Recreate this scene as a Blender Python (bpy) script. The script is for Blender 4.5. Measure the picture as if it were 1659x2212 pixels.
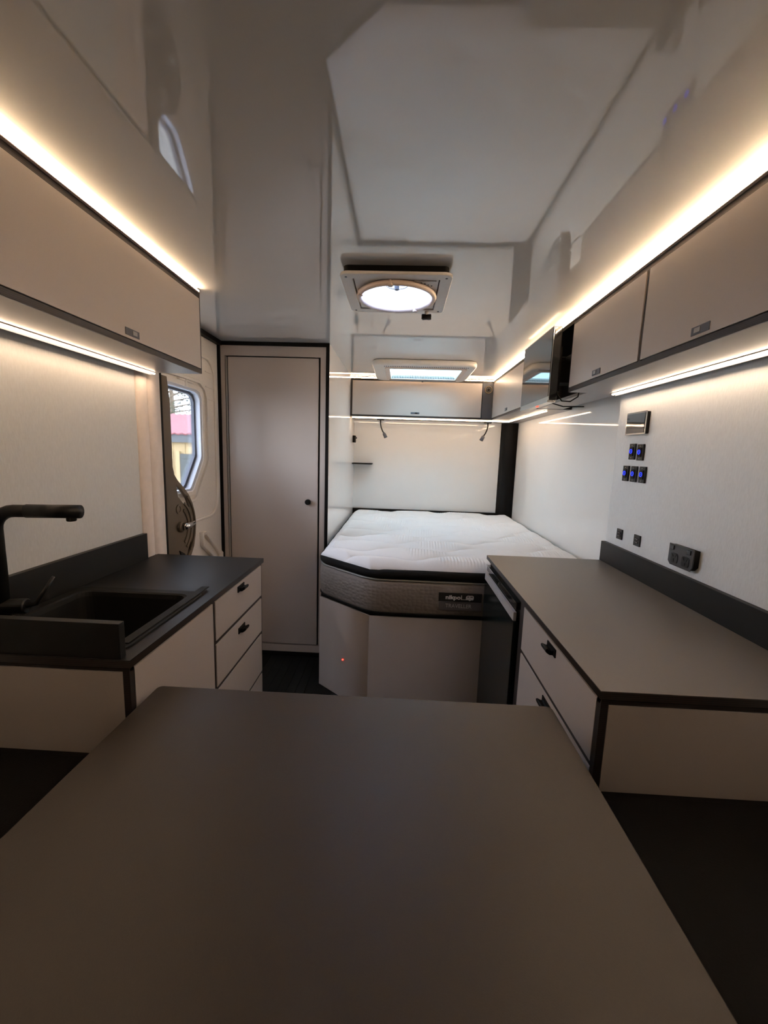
import bpy, bmesh, math, random
from mathutils import Vector, Matrix
random.seed(7)
for o in list(bpy.data.objects): bpy.data.objects.remove(o)
S = bpy.context.scene
COL = S.collection

# ---------------------------------------------------------------- camera
F, PITCH, YAW, ROLL, CH = 890.12, .14421, .03648, .03207, 1.2989
fwd = Vector((-math.sin(YAW)*math.cos(PITCH), math.cos(YAW)*math.cos(PITCH), -math.sin(PITCH)))
rt = Vector((math.cos(YAW), math.sin(YAW), 0)); up = rt.cross(fwd)
R_ = rt*math.cos(ROLL)+up*math.sin(ROLL); U_ = -rt*math.sin(ROLL)+up*math.cos(ROLL)
cd = bpy.data.cameras.new('camera'); cam = bpy.data.objects.new('camera', cd); COL.objects.link(cam)
cd.sensor_fit = 'VERTICAL'; cd.sensor_height = 24; cd.lens = F/2212*24; cd.clip_start = .02
cam.matrix_world = Matrix(((R_.x, U_.x, -fwd.x, 0), (R_.y, U_.y, -fwd.y, 0), (R_.z, U_.z, -fwd.z, CH), (0, 0, 0, 1)))
S.camera = cam

# ---------------------------------------------------------------- light & exposure
SKY_STRENGTH = 22.0
LED_LEFT, LED_TOP, LED_LOW, LED_LOW_RIGHT = 52.0, 112.0, 30.0, 38.0
LED_COL = (1, .71, .45)
EXPOSURE = .2
w = bpy.data.worlds.new('world'); S.world = w; w.use_nodes = True
nt = w.node_tree; nt.nodes.clear()
out = nt.nodes.new('ShaderNodeOutputWorld'); bg = nt.nodes.new('ShaderNodeBackground')
tc = nt.nodes.new('ShaderNodeTexCoord'); sp = nt.nodes.new('ShaderNodeSeparateXYZ'); cr = nt.nodes.new('ShaderNodeValToRGB')
cr.color_ramp.elements[0].position = .0; cr.color_ramp.elements[0].color = (.86, .90, 1, 1)
cr.color_ramp.elements[1].position = .9; cr.color_ramp.elements[1].color = (.72, .78, 1, 1)
nt.links.new(tc.outputs['Generated'], sp.inputs[0]); nt.links.new(sp.outputs['Z'], cr.inputs[0])
nt.links.new(cr.outputs[0], bg.inputs[0]); bg.inputs[1].default_value = SKY_STRENGTH
nt.links.new(bg.outputs[0], out.inputs[0])
sl = bpy.data.lights.new('sun', 'SUN'); sl.energy = 1.0; sl.angle = .3; sl.color = (1, .96, .9)
so = bpy.data.objects.new('sun', sl); COL.objects.link(so); so.rotation_euler = (math.radians(42), 0, math.radians(-25)); so.location = (0, 0, 6)
S.view_settings.view_transform = 'Standard'; S.view_settings.look = 'None'; S.view_settings.exposure = EXPOSURE
S.view_settings.gamma = 1; S.view_settings.use_curve_mapping = False
cy = S.cycles; cy.use_denoising = True; cy.max_bounces = 10; cy.diffuse_bounces = 6; cy.glossy_bounces = 4
cy.transparent_max_bounces = 12; cy.caustics_reflective = False; cy.caustics_refractive = False; cy.sample_clamp_indirect = 6

# ---------------------------------------------------------------- materials
def mat(name, col, rough=.5, metal=0, spec=.5, bump=0, bscale=200, stretch=None, vary=0, coat=0, emis=None, es=0, ior=1.5, vscale=None):
    m = bpy.data.materials.new(name); m.use_nodes = True; n = m.node_tree; b = n.nodes['Principled BSDF']
    b.inputs['Base Color'].default_value = (*col, 1); b.inputs['Roughness'].default_value = rough
    b.inputs['Metallic'].default_value = metal; b.inputs['Specular IOR Level'].default_value = spec; b.inputs['IOR'].default_value = ior
    b.inputs['Coat Weight'].default_value = coat; b.inputs['Coat Roughness'].default_value = .05
    if emis: b.inputs['Emission Color'].default_value = (*emis, 1); b.inputs['Emission Strength'].default_value = es
    t = n.nodes.new('ShaderNodeTexCoord'); mp = n.nodes.new('ShaderNodeMapping'); n.links.new(t.outputs['Object'], mp.inputs[0])
    if stretch: mp.inputs['Scale'].default_value = stretch
    nz = n.nodes.new('ShaderNodeTexNoise'); nz.inputs['Scale'].default_value = bscale; nz.inputs['Detail'].default_value = 3
    n.links.new(mp.outputs[0], nz.inputs['Vector'])
    if bump:
        bp = n.nodes.new('ShaderNodeBump'); bp.inputs['Strength'].default_value = bump; bp.inputs['Distance'].default_value = .002
        n.links.new(nz.outputs['Fac'], bp.inputs['Height']); n.links.new(bp.outputs[0], b.inputs['Normal'])
    v = vary or .03
    rp = n.nodes.new('ShaderNodeValToRGB'); rp.color_ramp.elements[0].position = .3; rp.color_ramp.elements[1].position = .7
    rp.color_ramp.elements[0].color = (*[max(0, c*(1-v)) for c in col], 1); rp.color_ramp.elements[1].color = (*[min(1, c*(1+v)) for c in col], 1)
    if vscale:
        n2 = n.nodes.new('ShaderNodeTexNoise'); n2.inputs['Scale'].default_value = vscale; n.links.new(mp.outputs[0], n2.inputs['Vector']); n.links.new(n2.outputs['Fac'], rp.inputs[0])
    else: n.links.new(nz.outputs['Fac'], rp.inputs[0])
    n.links.new(rp.outputs[0], b.inputs['Base Color'])
    return m
def glass(name, tint=(1, 1, 1), refl=.5, milky=0):
    m = bpy.data.materials.new(name); m.use_nodes = True; n = m.node_tree; n.nodes.clear()
    o = n.nodes.new('ShaderNodeOutputMaterial'); tr = n.nodes.new('ShaderNodeBsdfTransparent'); tr.inputs[0].default_value = (*tint, 1)
    gl = n.nodes.new('ShaderNodeBsdfGlossy'); gl.inputs['Roughness'].default_value = .02
    fr = n.nodes.new('ShaderNodeFresnel'); fr.inputs[0].default_value = 1.45
    mu = n.nodes.new('ShaderNodeMath'); mu.operation = 'MULTIPLY'; mu.inputs[1].default_value = refl; n.links.new(fr.outputs[0], mu.inputs[0])
    mx = n.nodes.new('ShaderNodeMixShader'); n.links.new(mu.outputs[0], mx.inputs[0]); n.links.new(gl.outputs[0], mx.inputs[2])
    if milky:
        tl = n.nodes.new('ShaderNodeBsdfTranslucent'); tl.inputs[0].default_value = (*tint, 1)
        m2 = n.nodes.new('ShaderNodeMixShader'); m2.inputs[0].default_value = milky
        n.links.new(tr.outputs[0], m2.inputs[1]); n.links.new(tl.outputs[0], m2.inputs[2]); n.links.new(m2.outputs[0], mx.inputs[1])
    else: n.links.new(tr.outputs[0], mx.inputs[1])
    n.links.new(mx.outputs[0], o.inputs[0]); return m
def emit(name, col, st):
    m = bpy.data.materials.new(name); m.use_nodes = True; n = m.node_tree; n.nodes.clear()
    o = n.nodes.new('ShaderNodeOutputMaterial'); e = n.nodes.new('ShaderNodeEmission'); e.inputs[0].default_value = (*col, 1); e.inputs[1].default_value = st
    n.links.new(e.outputs[0], o.inputs[0]); return m
M = {}
M['ceiling'] = mat('gloss_white_ceiling', (.80, .79, .76), .03, bump=.008, bscale=9, spec=.9, vary=.01, ior=1.65, coat=1)
M['gloss_wall'] = mat('gloss_white_wall', (.80, .79, .77), .05, bump=.006, bscale=8, spec=.5, vary=.01)
M['wall'] = mat('textured_white_wall', (.74, .75, .75), .42, bump=.35, bscale=260, stretch=(1, 1, .25), vary=.04)
M['lam'] = mat('taupe_laminate', (.46, .405, .37), .38, bump=.03, bscale=500, vary=.02)
M['lam_dark'] = mat('slate_laminate', (.045, .05, .065), .5, spec=.2, bump=.03, bscale=500)
M['under'] = mat('grey_laminate', (.26, .25, .245), .35, bump=.03, bscale=500)
M['black_top'] = mat('black_worktop', (.010, .0095, .0095), .45, bump=.08, bscale=700, vary=.08, spec=.22)
M['sheen_top'] = mat('sheen_lit_black_worktop', (.095, .086, .078), .42, bump=.08, bscale=700, vary=.06, spec=.6)  # black laminate again, its lit sheen put into a lighter base colour
M['table_top'] = mat('charcoal_table', (.025, .0185, .0135), .45, bump=.08, bscale=700, vary=.08, spec=.38)
M['black'] = mat('matt_black', (.004, .0035, .0035), .55, spec=.15)
M['black_metal'] = mat('black_metal', (.006, .006, .006), .38, spec=.3, bump=.05, bscale=900)
M['dark_plate'] = mat('dark_plate', (.022, .022, .024), .35)
M['sink'] = mat('black_composite', (.005, .005, .0045), .6, spec=.2, bump=.2, bscale=900, vary=.2)
M['gloss_black'] = mat('gloss_black', (.012, .013, .014), .08, spec=.6)
M['fridge'] = mat('fridge_black', (.006, .009, .010), .2, spec=.3)
M['fridge_strip'] = mat('fridge_strip', (.42, .40, .39), .3, metal=.0)
M['gloss_edge'] = mat('gloss_rim', (.5, .49, .47), .15, metal=.9)
M['screen'] = mat('tv_screen', (.02, .021, .025), .04, spec=1.0, ior=1.8)
M['white_pl'] = mat('white_plastic', (.72, .67, .62), .32, bump=.02, bscale=60)
M['throat'] = mat('pale_throat', (.85, .87, .93), .25)
M['pink_pl'] = mat('aged_plastic', (.72, .58, .50), .4)
M['cream'] = mat('cream_pillar', (.95, .84, .77), .35, bump=.02, bscale=40)
M['door'] = mat('moulded_white', (.93, .88, .82), .4, bump=.04, bscale=120)
M['brown'] = mat('brown_plastic', (.115, .09, .062), .5, bump=.15, bscale=400, vary=.1)
M['reveal'] = mat('pale_blue_frame', (.66, .70, .80), .3)
M['gasket'] = mat('grey_gasket', (.06, .065, .085), .5)
M['chrome'] = mat('chrome', (.75, .74, .72), .12, metal=1)
M['mattress'] = mat('white_knit', (.80, .79, .79), .85, bump=.25, bscale=350, vary=.02)
M['band'] = mat('black_band', (.004, .004, .004), .8, spec=.15, bump=.3, bscale=500)
M['piping'] = mat('grey_piping', (.22, .22, .21), .6)
M['patch'] = mat('patch_black', (.008, .008, .009), .6)
M['patch_g'] = mat('patch_grey', (.085, .08, .085), .6)
M['ink'] = mat('white_thread', (.72, .68, .68), .7)
M['ink2'] = mat('grey_thread', (.40, .38, .38), .7)
M['vinyl'] = mat('black_vinyl', (.004, .0035, .0035), .65, spec=.1, bump=.3, bscale=300)
M['floor'] = mat('black_floor', (.005, .006, .006), .6, spec=.2, bump=.3, bscale=150, stretch=(6, .4, 1), vary=.15)
M['led_top'] = emit('led_warm', LED_COL, LED_TOP); M['led_left'] = emit('led_warm_left', LED_COL, LED_LEFT)
M['led_low_r'] = emit('led_warm_worktop', (1, .75, .53), LED_LOW_RIGHT); M['led_low'] = emit('led_warm_low', (1, .71, .47), LED_LOW)
M['blue'] = emit('blue_light', (.03, .05, 1), 1.6)
M['bluew'] = emit('blue_core', (.05, .15, .9), .8)
M['red'] = emit('red_light', (1, .05, .03), 4)
M['glass'] = glass('window_glass', (.86, .89, .90), .8)
M['dome'] = glass('milky_dome', (.90, .94, 1), .5, .75)
M['cyan_dome'] = glass('cyan_dome', (.62, .80, .83), .6, .45)
M['clear'] = glass('clear_blade', (.80, .86, .95), .8, .35)
M['yellow'] = mat('yellow_cladding', (.36, .26, .13), .7)
M['roof_red'] = mat('red_sheet_roof', (.17, .032, .036), .5)
M['fascia'] = mat('grey_fascia', (.07, .075, .08), .6)
M['shutter'] = mat('grey_shutter', (.06, .068, .064), .6)
M['bark'] = mat('bark', (.16, .12, .08), .9, bump=.5, bscale=30)
M['leaf'] = mat('leaf', (.034, .05, .024), .7, vary=.4, bscale=4)
M['ground'] = mat('gravel_ground', (.25, .24, .21), .9, bump=.5, bscale=20, vary=.2)
# plywood edge: thin brown plies
def ply():
    m = mat('ply_edge', (.05, .03, .025), .55); n = m.node_tree; b = n.nodes['Principled BSDF']
    t = n.nodes.new('ShaderNodeTexCoord'); s_ = n.nodes.new('ShaderNodeSeparateXYZ'); n.links.new(t.outputs['Object'], s_.inputs[0])
    a = n.nodes.new('ShaderNodeMath'); a.operation = 'MULTIPLY'; a.inputs[1].default_value = 1500; n.links.new(s_.outputs['Z'], a.inputs[0])
    c = n.nodes.new('ShaderNodeMath'); c.operation = 'SINE'; n.links.new(a.outputs[0], c.inputs[0])
    r = n.nodes.new('ShaderNodeValToRGB'); r.color_ramp.elements[0].position = .35; r.color_ramp.elements[0].color = (.006, .0045, .0045, 1)
    r.color_ramp.elements[1].position = .65; r.color_ramp.elements[1].color = (.035, .021, .017, 1)
    n.links.new(c.outputs[0], r.inputs[0]); n.links.new(r.outputs[0], b.inputs['Base Color']); return m
M['ply'] = ply()
def scales():
    m = mat('quilted_border', (.16, .14, .125), .75); n = m.node_tree; b = n.nodes['Principled BSDF']
    t = n.nodes.new('ShaderNodeTexCoord'); mp = n.nodes.new('ShaderNodeMapping'); mp.inputs['Scale'].default_value = (1, 1, 1.3); n.links.new(t.outputs['Object'], mp.inputs[0])
    vo = n.nodes.new('ShaderNodeTexVoronoi'); vo.inputs['Scale'].default_value = 48; vo.inputs['Randomness'].default_value = .6; n.links.new(mp.outputs[0], vo.inputs['Vector'])
    bp = n.nodes.new('ShaderNodeBump'); bp.invert = True; bp.inputs['Strength'].default_value = .45; bp.inputs['Distance'].default_value = .005
    n.links.new(vo.outputs['Distance'], bp.inputs['Height']); n.links.new(bp.outputs[0], b.inputs['Normal']); return m
M['border'] = scales()

# ---------------------------------------------------------------- helpers
WP = {}
def link(name, me, m, parent=None, label=None, cat=None, group=None, kind=None, smooth=False, loc=None):
    """links mesh data given in world coordinates, with the origin moved to the base of the object"""
    if loc is None:
        xs = [v.co.x for v in me.vertices]; ys = [v.co.y for v in me.vertices]; zs = [v.co.z for v in me.vertices]
        c = Vector(((min(xs)+max(xs))/2, (min(ys)+max(ys))/2, min(zs))); me.transform(Matrix.Translation(-c))
    else: c = Vector(loc)
    o = bpy.data.objects.new(name, me); COL.objects.link(o)
    if m is not None and not me.materials: me.materials.append(m)
    if parent: o.parent = parent; o.location = c-WP[parent.name]
    else: o.location = c
    WP[o.name] = c
    if smooth:
        for p in me.polygons: p.use_smooth = True
    tag(o, label, cat, group, kind); return o
def tag(o, label=None, cat=None, group=None, kind=None):
    if label: o['label'] = label
    if cat: o['category'] = cat
    if group: o['group'] = group
    if kind: o['kind'] = kind
    return o
def thing(name, loc, label, cat, group=None, kind=None):
    o = bpy.data.objects.new(name, None); o.empty_display_size = .05; COL.objects.link(o); o.location = loc; WP[o.name] = Vector(loc)
    return tag(o, label, cat, group, kind)
def bm_box(bm, x0, x1, y0, y1, z0, z1, bev=0):
    v = bmesh.ops.create_cube(bm, size=1)['verts']
    for q in v: q.co = Vector(((x0+x1)/2+q.co.x*(x1-x0), (y0+y1)/2+q.co.y*(y1-y0), (z0+z1)/2+q.co.z*(z1-z0)))
    if bev:
        es = list({e for q in v for e in q.link_edges}); bmesh.ops.bevel(bm, geom=es, offset=bev, segments=2, affect='EDGES', profile=.7)
def me_of(bm, name='m'):
    me = bpy.data.meshes.new(name); bm.normal_update(); bm.to_mesh(me); bm.free(); return me
def box(name, b, m, parent=None, bev=.001, **k):
    bm = bmesh.new(); bm_box(bm, *b, bev); return link(name, me_of(bm, name), m, parent, **k)
def boxes(name, bs, m, parent=None, bev=0, **k):
    bm = bmesh.new()
    for b in bs: bm_box(bm, *b, bev)
    return link(name, me_of(bm, name), m, parent, **k)
def bm_tube(bm, pts, rad, seg=12, cap=True):
    rad = rad if isinstance(rad, (list, tuple)) else [rad]*len(pts); pts = [Vector(p) for p in pts]; rings = []; pn = None
    for i, p in enumerate(pts):
        d = (pts[min(i+1, len(pts)-1)]-pts[max(i-1, 0)]).normalized()
        if pn is None: a = d.orthogonal().normalized()
        else: a = (pn-d*pn.dot(d)).normalized()
        pn = a; b = d.cross(a)
        rings.append([bm.verts.new(p+(a*math.cos(t)+b*math.sin(t))*rad[i]) for t in [2*math.pi*j/seg for j in range(seg)]])
    for r0, r1 in zip(rings, rings[1:]):
        for j in range(seg): bm.faces.new((r0[j], r0[(j+1) % seg], r1[(j+1) % seg], r1[j]))
    if cap: bm.faces.new(rings[0][::-1]); bm.faces.new(rings[-1])
def tube(name, pts, rad, m, parent=None, seg=12, cap=True, **k):
    bm = bmesh.new(); bm_tube(bm, pts, rad, seg, cap); return link(name, me_of(bm, name), m, parent, smooth=k.pop('smooth', True), **k)
def cyl(name, p0, p1, r, m, parent=None, seg=24, bev=.0, **k):
    p0, p1 = Vector(p0), Vector(p1); d = (p1-p0).normalized(); bv = bev or min(r*.15, (p1-p0).length*.25)
    return tube(name, [p0, p0+d*1e-5, p0+d*bv, p1-d*bv, p1-d*1e-5, p1], [r-bv, r-bv, r, r, r-bv, r-bv], m, parent, seg, smooth=False, **k)
def torus(name, c, R, r, m, parent=None, axis='z', seg=48, sr=1.0, **k):
    bm = bmesh.new(); rings = []
    for i in range(seg):
        a = 2*math.pi*i/seg; ring = []
        for j in range(10):
            b = 2*math.pi*j/10; q = R+r*math.cos(b); h = r*sr*math.sin(b)
            p = (q*math.cos(a), q*math.sin(a), h)
            if axis == 'x': p = (h, q*math.cos(a), q*math.sin(a))
            if axis == 'y': p = (q*math.cos(a), h, q*math.sin(a))
            ring.append(bm.verts.new(Vector(c)+Vector(p)))
        rings.append(ring)
    for i in range(seg):
        for j in range(10): bm.faces.new((rings[i][j], rings[(i+1) % seg][j], rings[(i+1) % seg][(j+1) % 10], rings[i][(j+1) % 10]))
    bmesh.ops.recalc_face_normals(bm, faces=bm.faces)
    return link(name, me_of(bm, name), m, parent, smooth=True, **k)
def rrect(x0, x1, y0, y1, r, n=6):
    o = []
    for cx, cy, a0 in ((x1-r, y1-r, 0), (x0+r, y1-r, 90), (x0+r, y0+r, 180), (x1-r, y0+r, 270)):
        for i in range(n+1):
            a = math.radians(a0+90*i/n); o.append((cx+r*math.cos(a), cy+r*math.sin(a)))
    return o
def circ(cx, cy, r, n=32, ry=None): return [(cx+r*math.cos(2*math.pi*i/n), cy+(ry or r)*math.sin(2*math.pi*i/n)) for i in range(n)]
def plate(name, polys, d0, d1, m, parent=None, plane='xy', bev=0, **k):
    """a slab: the first outline filled, the others cut out as holes; d0..d1 along the plane's normal"""
    cu = bpy.data.curves.new('c', 'CURVE'); cu.dimensions = '2D'; cu.fill_mode = 'BOTH'; cu.extrude = max(1e-5, abs(d1-d0)/2-bev); cu.bevel_depth = bev; cu.bevel_resolution = 1
    if bev: cu.offset = -bev
    for pl in polys:
        s = cu.splines.new('POLY'); s.points.add(len(pl)-1); s.use_cyclic_u = True
        for q, p in zip(s.points, pl): q.co = (p[0], p[1], 0, 1)
    t = bpy.data.objects.new('t', cu); me = bpy.data.meshes.new_from_object(t); bpy.data.objects.remove(t); bpy.data.curves.remove(cu)
    c = (d0+d1)/2
    T = {'xy': Matrix(((1, 0, 0, 0), (0, 1, 0, 0), (0, 0, 1, c), (0, 0, 0, 1))), 'yz': Matrix(((0, 0, 1, c), (1, 0, 0, 0), (0, 1, 0, 0), (0, 0, 0, 1))),
         'xz': Matrix(((1, 0, 0, 0), (0, 0, -1, c), (0, 1, 0, 0), (0, 0, 0, 1)))}[plane]
    me.transform(T); me.materials.clear()
    return link(name, me, m, parent, **k)
def text(name, s, x, y, z, size, m, parent, bold=0, sx=1, **k):
    cu = bpy.data.curves.new('f', 'FONT'); cu.body = s; cu.size = size; cu.extrude = .0006; cu.offset = bold
    t = bpy.data.objects.new('t', cu); COL.objects.link(t); dg = bpy.context.evaluated_depsgraph_get(); me = bpy.data.meshes.new_from_object(t.evaluated_get(dg))
    bpy.data.objects.remove(t); me.materials.clear()
    me.transform(Matrix(((sx, 0, 0, x), (0, 0, -1, y), (0, 1, 0, z), (0, 0, 0, 1)))); return link(name, me, m, parent, **k)

ZC = 1.90; XL, XR = -1.03, .95; YC = 2.4376; YB = 3.75; YR = -1.35
KL = .84   # worktop height
# ---------------------------------------------------------------- the setting
fl = box('floor', (XL-.06, 1.02, YR, YB+.03, -.05, -.004), M['floor'], kind='structure')
bm = bmesh.new(); bm_box(bm, -.0235, .0235, YR, YB, -.006, .0, .0015); pm = me_of(bm, 'plank'); pm.materials.append(M['floor'])
for i in range(40):
    o = bpy.data.objects.new('plank', pm); COL.objects.link(o); o.parent = fl; o.location = Vector((XL+.03+i*.05, 0, 0))-WP[fl.name]
# ceiling around its two roof openings
FX, FY, FR = -.038, 1.612, .182
SX0, SX1, SY0, SY1 = -.13, .42, 2.86, 3.30
hs = .155
cx0, cx1, t = XL-.07, 1.06, 1.94
boxes('ceiling', [(cx0, FX-hs, YR, SY0, ZC, t), (FX+hs, cx1, YR, SY0, ZC, t), (FX-hs, FX+hs, YR, FY-hs, ZC, t), (FX-hs, FX+hs, FY+hs, SY0, ZC, t),
                  (cx0, SX0, SY0, SY1, ZC, t), (SX1, cx1, SY0, SY1, ZC, t), (cx0, cx1, SY1, YB+.05, ZC, t)], M['ceiling'], kind='structure')
box('wall_left', (XL-.05, XL, YR, 1.593, 0, ZC), M['wall'], bev=0, kind='structure')
box('wall_right', (1.0, 1.05, YR, YB, 0, ZC), M['gloss_wall'], bev=0, kind='structure')
box('trim_1', (XR, .9995, YR, 1.892, .5, 1.60), M['wall'], bev=0, kind='structure')
box('wall_back', (-1.1, 1.05, YB, YB+.05, 0, ZC), M['gloss_wall'], bev=0, kind='structure')
box('wall_rear', (-1.08, 1.05, YR-.05, YR, 0, ZC), M['lam_dark'], bev=0, kind='structure')  # unseen wall, coloured dark to cut light bounced onto the end panels

# pillar beside the sliding door: cream lining with a groove
pb = [(-1.031, 1.593), (-1.022, 1.594), (-1.020, 1.652), (-1.020, 1.654), (-1.028, 1.655), (-1.028, 1.660), (-1.018, 1.662), (-1.018, 1.738), (-1.03, 1.745), (-1.09, 1.745), (-1.09, 1.593)]
plate('trim_2', [pb], 0, ZC, M['cream'], plane='xy', kind='structure')
box('trim_3', (-1.09, -1.026, 1.7455, 1.768, 0, ZC), M['black'], kind='structure')
tt = box('trim_4', (-1.0795, -1.050, 1.66, YC, ZC-.024, ZC-.001), M['black'], kind='structure')

# ---------------------------------------------------------------- sliding door (seen from inside)
XD = -1.08
def sc(P, x=XD):
    k = abs(x/-1.08); return [(y*k, CH+(z-CH)*k) for y, z in P]
win = [(1.84, 1.572), (2.150, 1.572), (2.185, 1.562), (2.203, 1.535), (2.203, 1.25), (2.196, 1.235), (2.085, 1.095), (2.07, 1.085), (1.84, 1.085), (1.82, 1.10), (1.82, 1.555)]
def grow(P, d):
    cx, cyy = 2.01, 1.33
    return [(y+(d if y > cx else -d), z+(d if z > cyy else -d)) for y, z in P]
dr = thing('door_1', (XD, 2.12, 0), 'white moulded sliding door with an angled window', 'door', kind='structure')
plate('door_panel', [[(1.79, .0), (YC, 0), (YC, ZC), (1.79, ZC)], grow(win, .012)], XD-.03, XD, M['door'], dr, 'yz', bev=.002)
plate('ridge', [rrect(1.795, 2.39, .90, 1.78, .11), rrect(1.80, 2.375, .915, 1.765, .10)], XD-.001, XD+.013, M['door'], dr, 'yz', bev=.004)
rg = [(1.80, 1.64), (2.19, 1.64), (2.25, 1.61), (2.275, 1.56), (2.275, 1.22), (2.26, 1.19), (2.12, 1.02), (2.09, 1.01), (1.80, 1.01)]
ri = [(1.80, 1.628), (2.185, 1.628), (2.24, 1.60), (2.262, 1.555), (2.262, 1.228), (2.245, 1.195), (2.112, 1.032), (2.085, 1.022), (1.80, 1.022)]
plate('ridge', [rg, ri], XD-.001, XD+.018, M['door'], dr, 'yz', bev=.005)
rg2 = grow(win, .04); plate('window_surround', [rg2, grow(win, .016)], XD-.001, XD+.009, M['door'], dr, 'yz', bev=.003)
wfm = plate('window_frame', [grow(win, .016), grow(win, .004)], XD-.036, XD+.002, M['reveal'], dr, 'yz', bev=.001)
plate('gasket', [grow(win, .006), grow(win, -.008)], XD-.042, XD-.026, M['gasket'], wfm, 'yz')
plate('pane', [grow(win, .002)], XD-.034, XD-.031, M['glass'], wfm, 'yz')
bm = bmesh.new(); bm_box(bm, XD, XD+.014, 1.99, 2.12, 1.612, 1.622, .003); bm_box(bm, XD, XD+.018, 2.045, 2.055, 1.585, 1.622, .003)
link('curtain_clip', me_of(bm), M['door'], dr)
boxes('ridge', [(XD-.001, XD+.005, 2.28, 2.39, 1.70, 1.705), (XD-.001, XD+.005, 2.28, 2.39, 1.62, 1.625), (XD-.001, XD+.006, 2.275, 2.41, 1.555, 1.56)], M['door'], dr, .001)
rec = [(2.13, .82), (2.17, .80), (2.42, .62), (2.42, .50), (2.36, .50), (2.13, .70)]
plate('lower_recess', [[(2.16, .835), (2.20, .835), (2.41, .665), (2.41, .63), (2.37, .60), (2.16, .76)], [(2.175, .815), (2.195, .815), (2.39, .655), (2.39, .64), (2.37, .625), (2.175, .775)]], XD-.001, XD+.022, M['door'], dr, 'yz', bev=.004)
cyl('screw', (XD, 2.275, 1.195), (XD+.006, 2.275, 1.195), .004, M['gasket'], dr)
# brown inner trim with grip slots and knob
XT = -1.045
out_ = [(1.7685, 1.60), (1.845, 1.60), (1.862, 1.50), (1.865, 1.20), (1.875, 1.165), (1.905, 1.135), (1.955, 1.10), (2.00, 1.06), (2.035, 1.01), (2.055, .955), (2.062, .90), (2.056, .85), (2.035, .79), (2.00, .745), (1.96, .70), (1.7685, .70)]
out_ = [(y, z) for y, z in out_]
s1 = [(1.885, 1.115), (1.93, 1.085), (1.975, 1.045), (2.005, .998), (1.985, 1.0), (1.94, 1.025), (1.90, 1.06)]
s2 = [(1.95, .75), (1.985, .80), (2.01, .835), (2.005, .80), (1.985, .765), (1.96, .735)]
tr_ = plate('lining', [out_, s1, s2], XT-.014, XT, M['brown'], dr, 'yz', bev=.004)
def arc(cy0, cz0, r, a0, a1, w, n=14):
    o = [(cy0+r*math.cos(math.radians(a0+(a1-a0)*i/n)), cz0+r*math.sin(math.radians(a0+(a1-a0)*i/n))) for i in range(n+1)]
    return o+[(cy0+(r-w)*math.cos(math.radians(a1-(a1-a0)*i/n)), cz0+(r-w)*math.sin(math.radians(a1-(a1-a0)*i/n))) for i in range(n+1)]
plate('rib', [arc(1.88, .91, .105, -55, 55, .014)], XT-.001, XT+.006, M['brown'], tr_, 'yz', bev=.002)
plate('rib', [arc(1.88, .91, .135, -55, 60, .012)], XT-.001, XT+.006, M['brown'], tr_, 'yz', bev=.002)
plate('rib', [arc(1.86, .91, .185, -45, 52, .010)], XT-.001, XT+.008, M['brown'], tr_, 'yz', bev=.002)
plate('rib', [circ(1.895, 1.0, .022), circ(1.895, 1.0, .015)], XT-.001, XT+.004, M['brown'], tr_, 'yz')
plate('rib', [[(1.885, .80), (1.93, .775), (1.94, .745), (1.90, .765)]], XT-.001, XT+.006, M['black'], tr_, 'yz')
kb = cyl('handle', (XT, 1.90, .915), (XT+.018, 1.90, .915), .026, M['brown'], dr)
tube('lever', [(XT+.018, 1.90, .915), (XT+.028, 1.912, .916), (XT+.03, 1.94, .918), (XT+.026, 1.99, .922)], [.018, .017, .014, .009], M['chrome'], kb, label='chrome lever')

# ---------------------------------------------------------------- beyond the window: shed, trees, ground
box('ground', (-26, -2.5, -6, 34, -1.0, -.9), M['ground'], bev=0, kind='structure')
sh = thing('shed', (-8, 14.5, -.9), 'yellow clad outbuilding with red corrugated roof seen through the door window', 'building')
box('wall', (-13, -4, 13, 17, -.9, 1.66), M['yellow'], sh, 0)
for i in range(22): box('batten', (-12.9+i*.4, -12.86+i*.4, 12.97, 13, -.9, 1.45), M['yellow'], sh, 0)
box('fascia', (-13.2, -3.8, 12.85, 12.9, 1.40, 1.66), M['fascia'], sh, .005)
rf = thing('roof_holder', (0, 0, 0), None, None) if False else None
bm = bmesh.new(); N = 160; prev = None
for i in range(N+1):
    x = -13.2+i*9.4/N; dz = .022*math.cos(i*math.pi*.5)
    a = bm.verts.new((x, 12.8, 1.68+dz)); b = bm.verts.new((x, 16.2, 2.52+dz))
    a2 = bm.verts.new((x, 12.8, 1.64+dz)); b2 = bm.verts.new((x, 16.2, 2.48+dz))
    if prev: bm.faces.new((prev[0], a, b, prev[1])); bm.faces.new((prev[2], prev[3], b2, a2)); bm.faces.new((prev[0], prev[2], a2, a))
    prev = (a, b, a2, b2)
link('roof', me_of(bm), M['roof_red'], sh)
sd = box('shutter', (-7.0, -5.2, 12.9, 12.97, -.9, 1.04), M['shutter'], sh, .004)
for i in range(14): box('slat', (-6.92, -5.28, 12.875, 12.905, -.8+i*.13, -.69+i*.13), M['shutter'], sd, .004)
box('door_frame', (-7.12, -7.0, 12.88, 12.97, -.9, 1.12), M['yellow'], sh, .004)
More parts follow.
